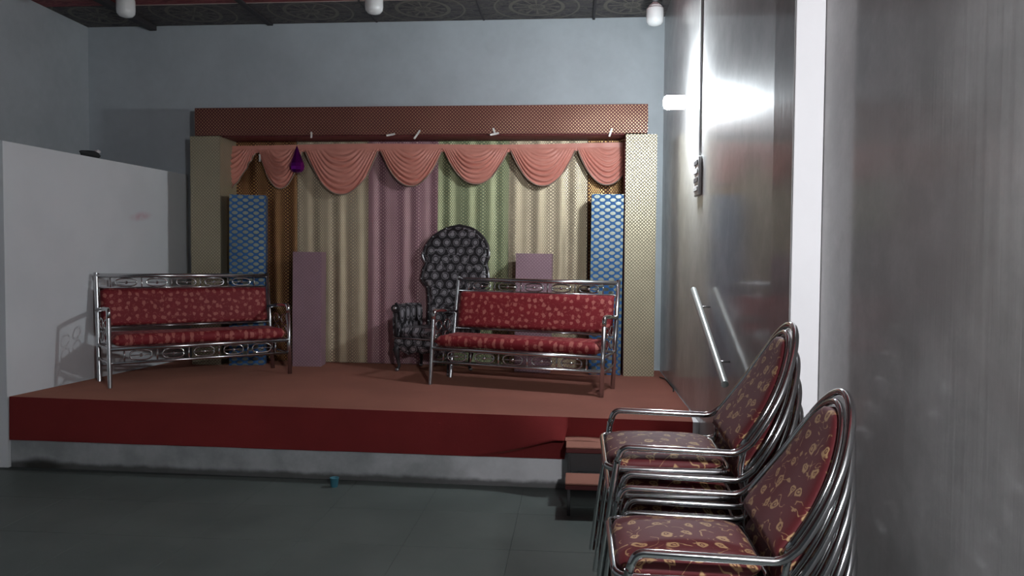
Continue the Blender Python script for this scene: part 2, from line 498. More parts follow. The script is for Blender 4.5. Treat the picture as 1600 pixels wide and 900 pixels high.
# ceiling slab with printed boards and battens
ce = slab('ceiling', XL, XR, Y0, YB, ZC + 0.012, ZC + 0.12, M['slab'])
XJ = [XL, -4.38, -3.13, -2.02, -0.93, 0.165, XR]
YJ = [YB, 7.09, 5.95, 4.8, 3.6, 2.4, 1.2, 0.0]
for i in range(6):
    for j in range(7):
        x0, x1, y1, y0 = XJ[i], XJ[i + 1], YJ[j], YJ[j + 1]
        b = MB(); b.box(x0 + 0.004, x1 - 0.004, y0 + 0.004, y1 - 0.004, ZC, ZC + 0.012)
        cx, cy = (x0 + x1) / 2, (y0 + y1) / 2 - (0.05 if j == 0 else 0)
        b.uv = [(p.x - cx, p.y - cy) for p in b.v]
        b.build('ceiling_board', M['ceil_dark'] if j % 2 == 0 else M['ceil_red'], ce)
for k, (xj, wd, dp) in enumerate(((-4.38, 0.075, 0.05), (-3.13, 0.06, 0.02), (-2.02, 0.02, 0.008), (-0.93, 0.02, 0.008), (0.165, 0.024, 0.02))):
    b = MB(); b.bbox(xj - wd / 2, xj + wd / 2, 0.02, YB - 0.01, ZC - dp, ZC - 0.0005, 0.003)
    b.build('batten', M['batten'], ce)
b = MB(); b.bbox(XL + 0.7, XR - 0.01, 7.075, 7.09, ZC - 0.006, ZC - 0.0004, 0.002); b.build('trim_strip', M['pale_trim'], ce)

# half-height partition beside the stage, with its short return wall
b = MB()
pf, pr = (-4.25, 5.42), (-4.03, YB - 0.001)
def pw(x, y, z): return (x, y, z)
ZP = 2.455
v = [(pf[0], pf[1], 0), (pr[0], pr[1], 0), (pr[0] - 0.13, pr[1], 0), (pf[0] - 0.13, pf[1] + 0.12, 0), (XL + 0.001, pf[1] + 0.12, 0), (XL + 0.001, pf[1], 0)]
n = len(v)
vv = v + [(a, c, ZP) for a, c, _ in v]
ff = [tuple(range(n)), tuple(range(n, 2 * n))] + [(i, (i + 1) % n, n + (i + 1) % n, n + i) for i in range(n)]
b.add(vv, ff)
tag(b.build('wall_partition', M['partition'], fix=True), kind='structure')

# pilaster on the right wall
b = MB(); b.bbox(0.757, XR - 0.001, 2.775, 3.05, 0.0, ZC - 0.001, 0.006)
pil = tag(b.build('wall_pilaster', M['enamel']), kind='structure')
b = MB(); b.bbox(0.759, XR - 0.002, 2.768, 2.776, 0.0, ZC - 0.002, 0.002)
b.build('white_face', M['white_paint'], pil)

# ================================================================== STAGE
SF_L, SF_R = 5.44, 5.30     # the front edge runs slightly out of square
def sfy(x): return SF_R + (SF_L - SF_R) * (XR - x) / (XR + 4.25)
b = MB()
xs = (-4.24, XR - 0.002)
v = []
for z in (0, 1):
    for (x, y) in ((xs[0], sfy(xs[0])), (xs[1], sfy(xs[1])), (xs[1], YB - 0.002), (-4.02, YB - 0.002)):
        v.append((x, y, 0.0 if z == 0 else stage_z(x) - 0.006))
b.add(v, [(0, 3, 2, 1), (4, 5, 6, 7), (0, 1, 5, 4), (1, 2, 6, 5), (2, 3, 7, 6), (3, 0, 4, 7)])
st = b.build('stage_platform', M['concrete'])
tag(st, 'low plastered stage platform with a stained bare plinth under the red skirt', 'stage')
# carpet: top sheet plus hanging skirt in one cloth thing
cr = thing('stage_carpet', 'red carpet covering the stage top with a deep red skirt over its front edge', 'carpet')
b = MB()
def ctop(u, v_):
    y = (1 - v_) * 1.0
    xa = -4.235 + 0.215 * v_
    x = xa + u * (0.815 + 0.038 * min(1, v_ * 6) - xa)
    yy = sfy(x) - 0.016 + v_ * (YB - 0.02 - sfy(x) + 0.016)
    return (x, yy, stage_z(x) + 0.001 * math.sin(x * 9) * math.sin(yy * 7))
b.grid(ctop, 40, 16)
b.build('carpet_top', M['carpet'], cr, True)
b = MB()
def skirt(u, v_):
    x = -4.235 + u * (0.815 + 4.235)
    zt = stage_z(x)
    zb = 0.212 if x < -0.055 else 0.372
    z = zt + (zb - zt) * v_
    y = sfy(x) - 0.016 - 0.004 * v_ * (1 + math.sin(x * 5.3) * 0.6 + math.sin(x * 13) * 0.4)
    if -0.75 < x < -0.055:             # a slanting fold where the cloth rides up towards the step stool
        k = min(1, (x + 0.75) / 0.62); zr = 0.215 + 0.15 * k ** 1.4; amp = 0.12 * k ** 1.3
        if z >= zr: y -= amp * (zt - z) / (zt - zr)
        else: y -= amp * max(0.0, 1 - (zr - z) / 0.03) ** 2
    return (x, y, z)
b.grid(skirt, 220, 40)
b.build('skirt', M['skirt'], cr, True)
b = MB()
def flap(u, v_):                        # skirt end lying on the top tread
    x = -0.052 + u * 0.65
    return (x, sfy(x) - 0.02 - v_ * 0.10, 0.372 + 0.004 * math.sin(u * 9) - 0.006 * v_)
b.grid(flap, 16, 3); b.build('skirt_flap', M['tread'], cr, True)

# step stool
ss = thing('step_stool', 'two-step iron stool with worn red treads set against the stage front', 'steps', (0.0, 0.0, 0.0))
SX0, SX1 = -0.045, 0.60
for (ya, yb, zt) in ((5.035, 5.275, 0.366), (4.745, 4.985, 0.208)):
    b = MB(); b.bbox(SX0, SX1, ya, yb, zt - 0.012, zt, 0.004); tr = b.build('tread', M['tread'], ss)
    b = MB(); b.bbox(SX0, SX1, ya - 0.004, ya + 0.01, zt - 0.04, zt - 0.013, 0.003); b.build('tread_edge', M['tread_edge'], tr)
for X in (SX0 + 0.012, SX1 - 0.03):
    for (y, zt) in ((4.755, 0.196), (5.255, 0.354), (5.045, 0.354)):
        b = MB(); b.bbox(X, X + 0.02, y, y + 0.02, 0.0, zt, 0.002); b.build('leg', M['dark_metal'], ss)
    b = MB(); b.bbox(X, X + 0.02, 4.775, 5.255, 0.172, 0.19, 0.002); b.build('side_rail', M['dark_metal'], ss)
b = MB(); b.bbox(SX0 + 0.03, SX1 - 0.03, 5.05, 5.056, 0.20, 0.35, 0.002); b.build('riser_panel', M['dark_metal'], ss)

# ================================================================== BACKDROP
def fold(u, n, ph):
    return math.sin(u * n * 2 * PI + ph + 0.9 * math.sin(u * 5 + ph)) + 0.5 * math.sin(u * n * 3.4 * PI + ph * 1.7)
CURT = [(-3.55, -2.84, 'copper', 'copper sequin curtain panel behind the dark blue cloth column'),
        (-2.84, -2.10, 'cream', 'cream sequin curtain panel between the copper and mauve panels'),
        (-2.10, -1.375, 'mauve', 'mauve sequin curtain panel left of the throne back'),
        (-1.375, -0.66, 'green', 'pale green sequin curtain panel directly behind the throne back'),
        (-0.66, 0.127, 'cream', 'cream sequin curtain panel between the green and right copper panels'),
        (0.127, 0.52, 'copper', 'narrow copper sequin curtain panel behind the bright blue column')]
for k, (x0, x1, mt, lab) in enumerate(CURT):
    b = MB(); wd = x1 - x0; nf = max(2, round(wd / 0.19)); ph = k * 1.9 + 0.6
    zt, DY = 2.80, YB - 0.052
    def cf(u, v_):
        x = x0 + u * wd + 0.008 * math.sin(v_ * 3 + k)
        z = stage_z(x) + 0.006 + (zt - stage_z(x)) * (1 - v_)
        a = 0.0035 + 0.005 * v_
        return (x, DY + a * fold(u + 0.012 * math.sin(v_ * 4 + k), nf, ph) - 0.006 * (k % 2), z)
    def cuv(u, v_):
        return (u * wd * 1.35 + 0.02 * math.sin(u * nf * 2 * PI + ph), (1 - v_) * (zt - 0.5))
    b.grid(cf, int(wd * 150), 14, cuv)
    o = b.build('curtain_panel', M[mt], smooth=True)
    tag(o, lab, 'curtain', 'sequin curtain panels of the backdrop')

YF = 7.30
# wrapped pillars and beam
def wrapped_box(b, x0, x1, y0, y1, z0, z1, n=14, amp=0.003, seed=0):
    rnd = random.Random(seed); ph = [rnd.uniform(0, 6) for _ in range(6)]
    def d(a, c): return amp * (math.sin(a * 9 + ph[0]) * math.sin(c * 7 + ph[1]) + 0.5 * math.sin(c * 19 + ph[2]))
    nz = n; nx = max(2, int((x1 - x0) / 0.08))
    H_, W_, D_ = z1 - z0, x1 - x0, y1 - y0
    b.grid(lambda u, v: (x0 + u * W_, y0 - d(u * W_, v * H_) - amp, z0 + v * H_), nx, nz, lambda u, v: (u * W_, v * H_))
    b.grid(lambda u, v: (x1 + d(u * D_, v * H_) * 0.6, y0 - d(W_, v * H_) * (1 - u) - amp * (1 - u) + u * D_, z0 + v * H_), 4, nz, lambda u, v: (W_ + u * D_, v * H_))
    b.grid(lambda u, v: (x0 - d(u * D_, v * H_) * 0.6, y1 - u * D_ - (d(0, v * H_) + amp) * u, z0 + v * H_), 4, nz, lambda u, v: (-D_ + u * D_, v * H_))
    b.grid(lambda u, v: (x0 + u * W_, y0 + v * D_, z1), nx, 2, lambda u, v: (u * W_, H_ + v * D_))
    b.grid(lambda u, v: (x0 + u * W_, y1 - v * D_, z0), nx, 2, lambda u, v: (u * W_, -v * D_))
    b.grid(lambda u, v: (x1 - u * W_, y1, z0 + v * H_), 2, 2)
def pillar(x0, x1, ztop, lab, seed):
    t = thing('backdrop_pillar', lab, 'pillar', ((x0 + x1) / 2, 7.49, stage_z((x0 + x1) / 2)), (0, 0, 0), 'gold pillars of the backdrop frame')
    h = (x1 - x0) / 2; z1 = ztop - t.location.z
    b = MB(); wrapped_box(b, -h, h, -0.19, 0.175, 0.0, z1, 16, 0.003, seed)
    b.build('cloth_cover', M['gold'], t, True, True)
    smooth_edges(t.children[0], 50)
    return t
pillar(-3.77, -3.47, 2.782, 'dull gold brocade pillar of the backdrop beside the white partition', 1)
pr_ = pillar(0.468, 0.755, 2.775, 'bright gold brocade pillar of the backdrop by the right wall', 2)
b = MB(); b.box(-0.1495, -0.1475, -0.175, 0.17, 0.0, 2.25); b.uv = [(p.y, p.z) for p in b.v]
b.build('maroon_side', M['beam_hem'], pr_)
tb_ = thing('backdrop_beam', 'long maroon brocade beam across the top of the backdrop', 'beam', (-1.525, 7.49, 2.787))
b = MB(); wrapped_box(b, -2.195, 2.192, -0.19, 0.175, 0.0, 0.268, 6, 0.004, 5)
b.build('cloth_cover', M['beam'], tb_, True, True); smooth_edges(tb_.children[0], 50)
b = MB(); b.bbox(-1.93, 1.98, -0.172, 0.14, -0.012, -0.001, 0.003); b.build('lining', M['beam_hem'], tb_)

# cloth columns
def column(x, y, sx, sy, h, mt, lab, rz=0.0, seed=0, grp=None):
    t = thing('cloth_column', lab, 'column', (x, y, stage_z(x)), (0, TILT, rz), grp)
    b = MB(); wrapped_box(b, -sx / 2, sx / 2, -sy / 2, sy / 2, 0.003, h, 14, 0.0025, seed)
    o = b.build('cloth_cover', M[mt], t, True, True); smooth_edges(o, 50)
    return t
column(-3.245, 7.415, 0.34, 0.20, 1.68, 'blue', 'dark blue brocade column beside the dull gold pillar', 0.30, 11, 'blue cloth columns')
column(0.292, 7.42, 0.30, 0.20, 1.715, 'blue', 'bright blue brocade column with large silver lozenges behind the right sofa', 0.0, 12, 'blue cloth columns')
column(-2.63, 7.44, 0.28, 0.20, 1.13, 'lilac', 'short lilac brocade column standing free right of the left sofa', 0.10, 13, 'lilac cloth columns')
column(-0.395, 7.44, 0.345, 0.20, 1.145, 'lilac', 'short lilac brocade column half hidden behind the right sofa', -0.03, 14, 'lilac cloth columns')

# swag valance
va = thing('swag_valance', 'coral satin swag valance hung below the maroon beam', 'valance', (0, 0, 0))
YV = 7.585
SW = [(-3.50, -3.22, 0.37, 'half'), (-3.20, -2.735, 0.37, 1), (-2.72, -1.955, 0.43, 1), (-1.95, -1.315, 0.345, 1), (-1.31, -0.655, 0.325, 1), (-0.65, 0.005, 0.345, 1), (0.01, 0.49, 0.335, 'right')]
b = MB()
def hdr(u, v_):
    x = -3.52 + u * (0.50 + 3.52)
    return (x, YV - 0.010 + 0.003 * math.sin(x * 40), 2.735 + 0.008 * math.sin(x * 2.2) - v_ * 0.075)
b.grid(hdr, 90, 2); b.build('header_band', M['satin'], va, True)
for k, (x0, x1, dp, md) in enumerate(SW):
    b = MB(); zt = 2.695; wd = x1 - x0
    sa, sb = (-1.0, 1.0)
    if md == 'half': sa, sb = 0.0, 1.0
    if md == 'right': sa, sb = -1.0, 0.62
    rnd = random.Random(k * 3 + 1); p1, p2 = rnd.uniform(0, 6), rnd.uniform(0, 6)
    def sw(u, v_, lift=0.0):
        s = sa + u * (sb - sa)
        x = x0 + u * wd
        e = abs(s)
        D = dp * (1 - e ** 2.1) + 0.03
        if md == 'half': D = dp * (1 - e ** 1.15) + 0.045
        a = 0.019 * (1 - 0.3 * e) * min(1, v_ * 4)
        q = (D * v_ / dp + 1.15 * s * s) * 7.0 + 0.12 * math.sin(s * 7 + p1) + p2
        fo = (1.4 * abs(math.sin(q * PI)) - 0.7) + 0.25 * math.sin(q * 5.1 + p1)
        y = YV - 0.012 - 0.05 * (1 - e * e) * math.sin(min(1, v_ * 1.05) * PI) * 0.6 - a * fo
        return (x + 0.02 * (0.5 - u) * v_, y, zt - D * v_)
    b.grid(sw, 60, 60)
    o = b.build('swag', M['satin'], va, True)
    h = MB(); h.tube([sw(i / 30, 1.0) for i in range(31)], 0.0065, 6)
    h.build('hem', M['satin_hem'], o, True)

# purple foil ornament
pn = thing('foil_ornament', 'shiny purple foil teardrop hanging in front of the coral swags', 'ornament', (-2.722, 7.37, 2.43))
mb = MB(); prof = [(0.012, 0.0), (0.045, 0.008), (0.068, 0.03), (0.074, 0.06), (0.068, 0.095), (0.05, 0.14), (0.03, 0.19), (0.012, 0.24), (0.004, 0.262)]
mb.lathe(prof, 9); ob = mb.build('teardrop', M['foil'], pn, fix=True)
mb = MB(); mb.tube([(0, 0, 0.26), (0.0, 0, 0.346)], 0.0016, 6); mb.build('string', M['black'], pn)

# paper tape scraps
def tape(x, z, L, ang, lab, y=7.285, parts=None):
    t = thing('tape_scrap', lab, 'tape', (x, y, z), (0, 0, 0), 'white paper tape scraps on the backdrop')
    for (l, a, dx, dz) in (parts or [(L, ang, 0, 0)]):
        b = MB(); nx = 6; hw = 0.009
        ca, sa_ = math.cos(a), math.sin(a)
        v = []; f = []
        for i in range(nx + 1):
            s = (i / nx - 0.5) * l; bow = -0.006 * (2 * i / nx - 1) ** 2
            for q in (-hw, hw):
                for e in (0.0, 0.0012):
                    v.append((dx + s * ca - q * sa_, bow - e, dz + s * sa_ + q * ca))
        for i in range(nx):
            A, B = i * 4, i * 4 + 4
            f += [(A, B, B + 2, A + 2), (A + 1, A + 3, B + 3, B + 1), (A, A + 1, B + 1, B), (A + 2, B + 2, B + 3, A + 3)]
        f += [(0, 2, 3, 1), (nx * 4, nx * 4 + 1, nx * 4 + 3, nx * 4 + 2)]
        b.add(v, f); b.build('paper_strip', M['tape'], t)
    return t
tape(-2.546, 2.785, 0.06, PI / 2, 'short upright white tape scrap right above the purple foil ornament')
tape(-1.766, 2.782, 0.085, 0.18, 'flat lying white tape scrap on the lower edge of the maroon beam')
tape(-1.511, 2.782, 0.10, 0.95, 'slanting white tape scrap on the beam above the fourth coral swag')
tape(-0.768, 2.795, 0, 0, 'forked white tape scrap at the middle right of the maroon beam', parts=[(0.085, 0.2, 0, -0.012), (0.05, 1.9, -0.005, 0.02)])
tape(0.323, 2.790, 0.08, 1.25, 'steep white tape scrap on the beam near the bright gold pillar')
tape(-3.17, 2.60, 0.075, PI / 2, 'upright white tape scrap dangling between the two leftmost coral swags', y=7.545)

# ================================================================== SOFAS
def make_sofa(label):
    t = thing('steel_sofa', label, 'sofa', group='steel framed red sofas on the stage')
    W = 0.75; r = 0.0155
    def by(z): return 0.21 + 0.165 * z / 0.92          # back plane leans
    for s in (-1, 1):
        b = MB(); b.tube([(s * W, -0.22, 0), (s * W, -0.165, 0.585)], 0.0185, 12); b.build('leg', M['steel'], t, True); smooth_edges(t.children[-1])
        b = MB(); b.tube([(s * W, by(0), 0), (s * W, by(0.92), 0.92)], 0.0185, 12); b.build('leg', M['steel'], t, True); smooth_edges(t.children[-1])
        b = MB(); b.tube(arc([(s * W, -0.168, 0.56), (s * W, -0.16, 0.63), (s * W, -0.05, 0.632), (s * W, by(0.6), 0.60)], 0.06, 8), 0.0185, 12)
        b.build('armrest', M['chrome'], t, True)
        b = MB(); b.tube([(s * W, -0.19, 0.31), (s * W, by(0.31), 0.31)], 0.013, 8); b.tube([(s * W, -0.2, 0.195), (s * W, by(0.195), 0.195)], 0.011, 8)
        b.build('side_rail', M['steel'], t, True)
        for (yy, zz) in ((-0.06, 0.50), (0.12, 0.50), (-0.06, 0.395), (0.12, 0.395)):
            b = MB()
            ring = [(s * W, yy + 0.062 * math.cos(a), zz + 0.042 * math.sin(a)) for a in [2 * PI * i / 20 for i in range(20)]]
            b.tube(ring, 0.006, 6, closed=True)
            b.build('side_ring', M['chrome'], t, True)
    b = MB(); b.tube([(-W, by(0.895), 0.895), (W, by(0.895), 0.895)], 0.02, 12); b.build('top_rail', M['steel'], t, True)
    b = MB(); b.tube([(-W, by(0.79), 0.79), (W, by(0.79), 0.79)], 0.008, 8); b.build('back_rail', M['chrome'], t, True)
    b = MB(); b.tube([(-W, by(0.45), 0.45), (W, by(0.45), 0.45)], 0.010, 8); b.build('back_rail', M['chrome'], t, True)
    b = MB(); b.tube([(-W, -0.19, 0.31), (W, -0.19, 0.31)], 0.0185, 12); b.build('front_rail', M['steel'], t, True)
    b = MB(); b.tube([(-W, -0.2, 0.195), (W, -0.2, 0.195)], 0.012, 10); b.build('front_rail', M['steel'], t, True)
    b = MB(); b.tube([(-W, by(0.31), 0.31), (W, by(0.31), 0.31)], 0.012, 10); b.build('rear_rail', M['steel'], t, True)
    b = MB(); b.tube([(-W, by(0.14), 0.14), (W, by(0.14), 0.14)], 0.010, 10); b.build('rear_rail', M['steel'], t, True)
    def motif(cx, y_of, zc, hw, hh):
        b = MB()
        b.tube([(cx + hw * math.copysign(abs(math.cos(a)) ** 0.7, math.cos(a)), y_of(zc + hh * math.sin(a)), zc + hh * math.copysign(abs(math.sin(a)) ** 0.8, math.sin(a))) for a in [2 * PI * i / 24 for i in range(24)]], 0.0065, 6, closed=True)
        b.tube([(cx - hw, y_of(zc), zc), (cx + hw, y_of(zc), zc)], 0.004, 6)
        o = b.build('ornament', M['chrome'], t, True)
        q = MB(); q.lathe([(0.002, -0.014), (0.012, -0.008), (0.015, 0), (0.012, 0.008), (0.002, 0.014)], 10, Matrix.Translation((cx, y_of(zc) - 0.006, zc)) @ Matrix.Rotation(PI / 2, 4, 'X'))
        q.build('boss', M['chrome'], o, True)
    fy = lambda z: -0.19 - 0.01 * (0.31 - z) / 0.115
    n = 5
    for i in range(n + 1):
        x = -0.64 + 1.26 * i / n
        b = MB(); b.tube([(x, fy(0.3), 0.30), (x, fy(0.2), 0.20)], 0.007, 8); b.build('spindle', M['chrome'], t, True)
        b = MB(); b.tube([(x, by(0.88), 0.88), (x, by(0.79), 0.79)], 0.006, 8); b.build('spindle', M['chrome'], t, True)
        if i < n:
            motif(x + 0.126, fy, 0.2525, 0.085, 0.040)
            motif(x + 0.126, by, 0.836, 0.085, 0.034)
    # cushions
    def pad(fn, nu, nv, name, uvfn):
        b = MB(); b.grid(lambda u, v: fn(u, v, 1), nu, nv, uvfn); b.grid(lambda u, v: fn(u, v, -1), nu, nv, uvfn)
        import bmesh
        o = b.build(name, M['sofa_cloth'], t, True)
        bm = bmesh.new(); bm.from_mesh(o.data)
        bmesh.ops.remove_doubles(bm, verts=bm.verts, dist=1e-5); bmesh.ops.recalc_face_normals(bm, faces=bm.faces)
        bm.to_mesh(o.data); bm.free()
        return o
    def prof(u, p=10): return max(0.0, 1 - abs(2 * u - 1) ** p) ** 0.5
    def seatf(u, v, s):
        k = min(prof(u, 24), prof(v, 8))
        zc = 0.372; return (-0.725 + 1.45 * u, -0.20 + 0.395 * v, zc + s * (0.048 + (0.008 if s > 0 else 0)) * k)
    pad(seatf, 40, 16, 'seat_cushion', lambda u, v: (u * 1.45, v * 0.40))
    def backf(u, v, s):
        k = min(prof(u, 30), prof(v, 10)); z = 0.46 + 0.325 * v
        return (-0.725 + 1.45 * u, by(z) - 0.012 - s * 0.030 * k, z - s * 0.004 * k)
    pad(backf, 40, 16, 'back_cushion', lambda u, v: (u * 1.45, 0.6 + v * 0.33))
    return t
def place(o, x, y, rz):
    o.location = (x, y, stage_z(x)); o.rotation_euler = (0, TILT, rz)
sofa = make_sofa('steel framed red rosette sofa angled before the white partition')
place(sofa, -3.315, 6.535, math.radians(42.6))
s2 = copy_tree(sofa)
s2['label'] = 'steel framed bright red rosette sofa standing in front of the patterned throne'
place(s2, -0.448, 6.522, math.radians(-14.7))

# ================================================================== THRONE
th = thing('throne_chair', 'tall arched black and silver throne chair behind the right sofa', 'throne', (-1.345, 7.325, stage_z(-1.345)), (0, TILT, math.radians(-22)))
th.scale = (1.12, 1.0, 1.0)
def hwid(z):
    pts = [(0.30, 0.25), (0.60, 0.255), (0.78, 0.27), (0.88, 0.335), (0.96, 0.325), (1.04, 0.30), (1.12, 0.325), (1.20, 0.315), (1.28, 0.265), (1.34, 0.20), (1.385, 0.115), (1.41, 0.0)]
    for (a, wa), (c, wc) in zip(pts, pts[1:]):
        if z <= c:
            k = (z - a) / (c - a); k = k * k * (3 - 2 * k) if z < 1.2 else k
            return wa + (wc - wa) * k
    return 0.0
BX = 0.10
def tb_y(z): return 0.185 + 0.07 * max(0, z - 0.35)
def thb(u, v, s):
    z = 0.30 + 1.11 * v; w_ = hwid(z); k = max(0, 1 - abs(2 * u - 1) ** 6) ** 0.5 * max(0, 1 - max(0, v * 1.0) ** 14) ** 0.5
    x = BX + (2 * u - 1) * w_
    return (x, tb_y(z) - 0.05 * ((x - BX) / 0.33) ** 2 * 1.0 - s * 0.045 * k, z)
import bmesh
def weld(o):
    bm = bmesh.new(); bm.from_mesh(o.data)
    bmesh.ops.remove_doubles(bm, verts=bm.verts, dist=1e-5); bmesh.ops.recalc_face_normals(bm, faces=bm.faces)
    bm.to_mesh(o.data); bm.free(); return o
b = MB(); uvf = lambda u, v: ((2 * u - 1) * hwid(0.30 + 1.11 * v), 1.11 * v)
b.grid(lambda u, v: thb(u, v, 1), 22, 36, uvf); b.grid(lambda u, v: thb(u, v, -1), 22, 36, uvf)
bk = weld(b.build('backrest', M['throne'], th, True))
edge = [thb(0, v / 40, 0) for v in range(41)] + [thb(1, v / 40, 0) for v in range(39, -1, -1)]
b = MB(); b.tube(edge, 0.017, 8); b.build('back_frame', M['throne_wood'], bk, True)
b = MB()
for i in range(6, 75, 3):
    p = Vector(edge[i]); b.lathe([(0.001, -0.007), (0.007, -0.003), (0.008, 0.002), (0.002, 0.008)], 6, Matrix.Translation(p + Vector((0, -0.02, 0))) @ Matrix.Rotation(PI / 2, 4, 'X'))
b.build('silver_studs', M['silver'], bk, True)['kind'] = 'stuff'
# bright leaf shapes of the carved sides
for s, zz in ((1, 1.13), (1, 0.93), (-1, 1.10)):
    b = MB(); pts = [thb(0.5 + 0.5 * s, (zz + q - 0.30) / 1.11, 0) for q in (-0.06, -0.03, 0, 0.03, 0.06)]
    b.tube([(p[0] + s * 0.014, p[1] - 0.014, p[2]) for p in pts], 0.01, 6, radii=[0.003, 0.009, 0.011, 0.008, 0.002]); b.build('silver_leaf', M['silver'], bk, True)
def tpad(x0, x1, y0, y1, z0, z1, name, par, p=8):
    def fn(u, v, s):
        k = max(0, 1 - abs(2 * u - 1) ** p) ** 0.5 * max(0, 1 - abs(2 * v - 1) ** p) ** 0.5
        return (x0 + u * (x1 - x0), y0 + v * (y1 - y0), (z0 + z1) / 2 + s * (z1 - z0) / 2 * k)
    b = MB(); g = lambda u, v: (u * (x1 - x0), v * (y1 - y0) + 0.1)
    b.grid(lambda u, v: fn(u, v, 1), 18, 14, g); b.grid(lambda u, v: fn(u, v, -1), 18, 14, g)
    return weld(b.build(name, M['throne'], par, True))
tpad(-0.255, 0.275, -0.235, 0.18, 0.315, 0.43, 'seat_cushion', th)
# apron with a scalloped lower edge
b = MB()
def apron(u, v):
    x = -0.27 + 0.56 * u
    zb = 0.165 + 0.05 * abs(math.cos(u * PI * 2)) - 0.03 * math.exp(-((u - 0.5) / 0.09) ** 2)
    return (x, -0.235 - 0.012 * math.sin(v * PI), 0.325 + (zb - 0.325) * v)
b.grid(apron, 24, 6, lambda u, v: (u * 0.56, v * 0.16)); b.grid(lambda u, v: (apron(u, v)[0], -0.205, apron(u, v)[2]), 24, 6)
b.build('apron', M['throne'], th, True)
b = MB(); b.tube([(-0.28, -0.245, 0.325), (0.30, -0.245, 0.325)], 0.010, 8); b.build('seat_rail', M['steel'], th, True)
for s in (-1, 1):
    xo = 0.01 + s * 0.265
    # padded arm with a rolled top and a carved scroll in front
    b = MB()
    def armf(u, v):
        a = u * 2 * PI
        zc = 0.47
        cxp, czp = math.cos(a), math.sin(a)
        wd_ = 0.035 + 0.018 * max(0, czp) ** 2
        return (xo + wd_ * cxp, -0.24 + v * 0.40, zc + 0.17 * czp + 0.01 * math.sin(v * PI))
    b.grid(armf, 18, 8, lambda u, v: (v * 0.40, u * 0.5))
    k0 = len(b.v)
    b.add([armf(i / 18, 0) for i in range(18)], [tuple(range(18))])
    ar = b.build('arm_pad', M['throne'], th, True)
    b = MB()
    sp = []
    for i in range(26):
        q = i / 25; R_ = 0.046 * (1 - 0.72 * q); a = PI * 0.5 + s * q * 3.4 * PI
        sp.append((xo + R_ * math.cos(a), -0.252, 0.605 + R_ * math.sin(a)))
    b.tube(sp, 0.011, 7); b.tube([(xo, -0.25, 0.56), (xo - s * 0.012, -0.255, 0.46), (xo - s * 0.004, -0.25, 0.34)], 0.014, 7, radii=[0.016, 0.010, 0.018])
    b.build('arm_scroll', M['throne_wood'], ar, True)
    b = MB(); b.lathe([(0.001, -0.01), (0.017, -0.005), (0.022, 0.003), (0.013, 0.012), (0.002, 0.016)], 12, Matrix.Translation((xo, -0.262, 0.605)) @ Matrix.Rotation(PI / 2, 4, 'X'))
    b.build('silver_rosette', M['silver'], ar, True)
    for (yy, sg) in ((-0.215, -1), (0.17, 1)):
        b = MB(); xx = 0.01 + s * 0.25
        b.tube([(xx, yy, 0.27), (xx + s * 0.015, yy + sg * 0.02, 0.21), (xx + s * 0.004, yy + sg * 0.008, 0.12), (xx - s * 0.006, yy, 0.05), (xx + s * 0.006, yy + sg * 0.012, 0.018), (xx + s * 0.008, yy + sg * 0.014, 0.0)], 0.02, 8,
               radii=[0.030, 0.030, 0.018, 0.012, 0.016, 0.015]); lg = b.build('leg', M['throne_wood'], th, True)
        b = MB(); b.lathe([(0.012, 0.002), (0.0185, 0.008), (0.0185, 0.02), (0.012, 0.028)], 10, Matrix.Translation((xx + s * 0.007, yy + sg * 0.013, 0))); b.build('silver_toe', M['silver'], lg, True)

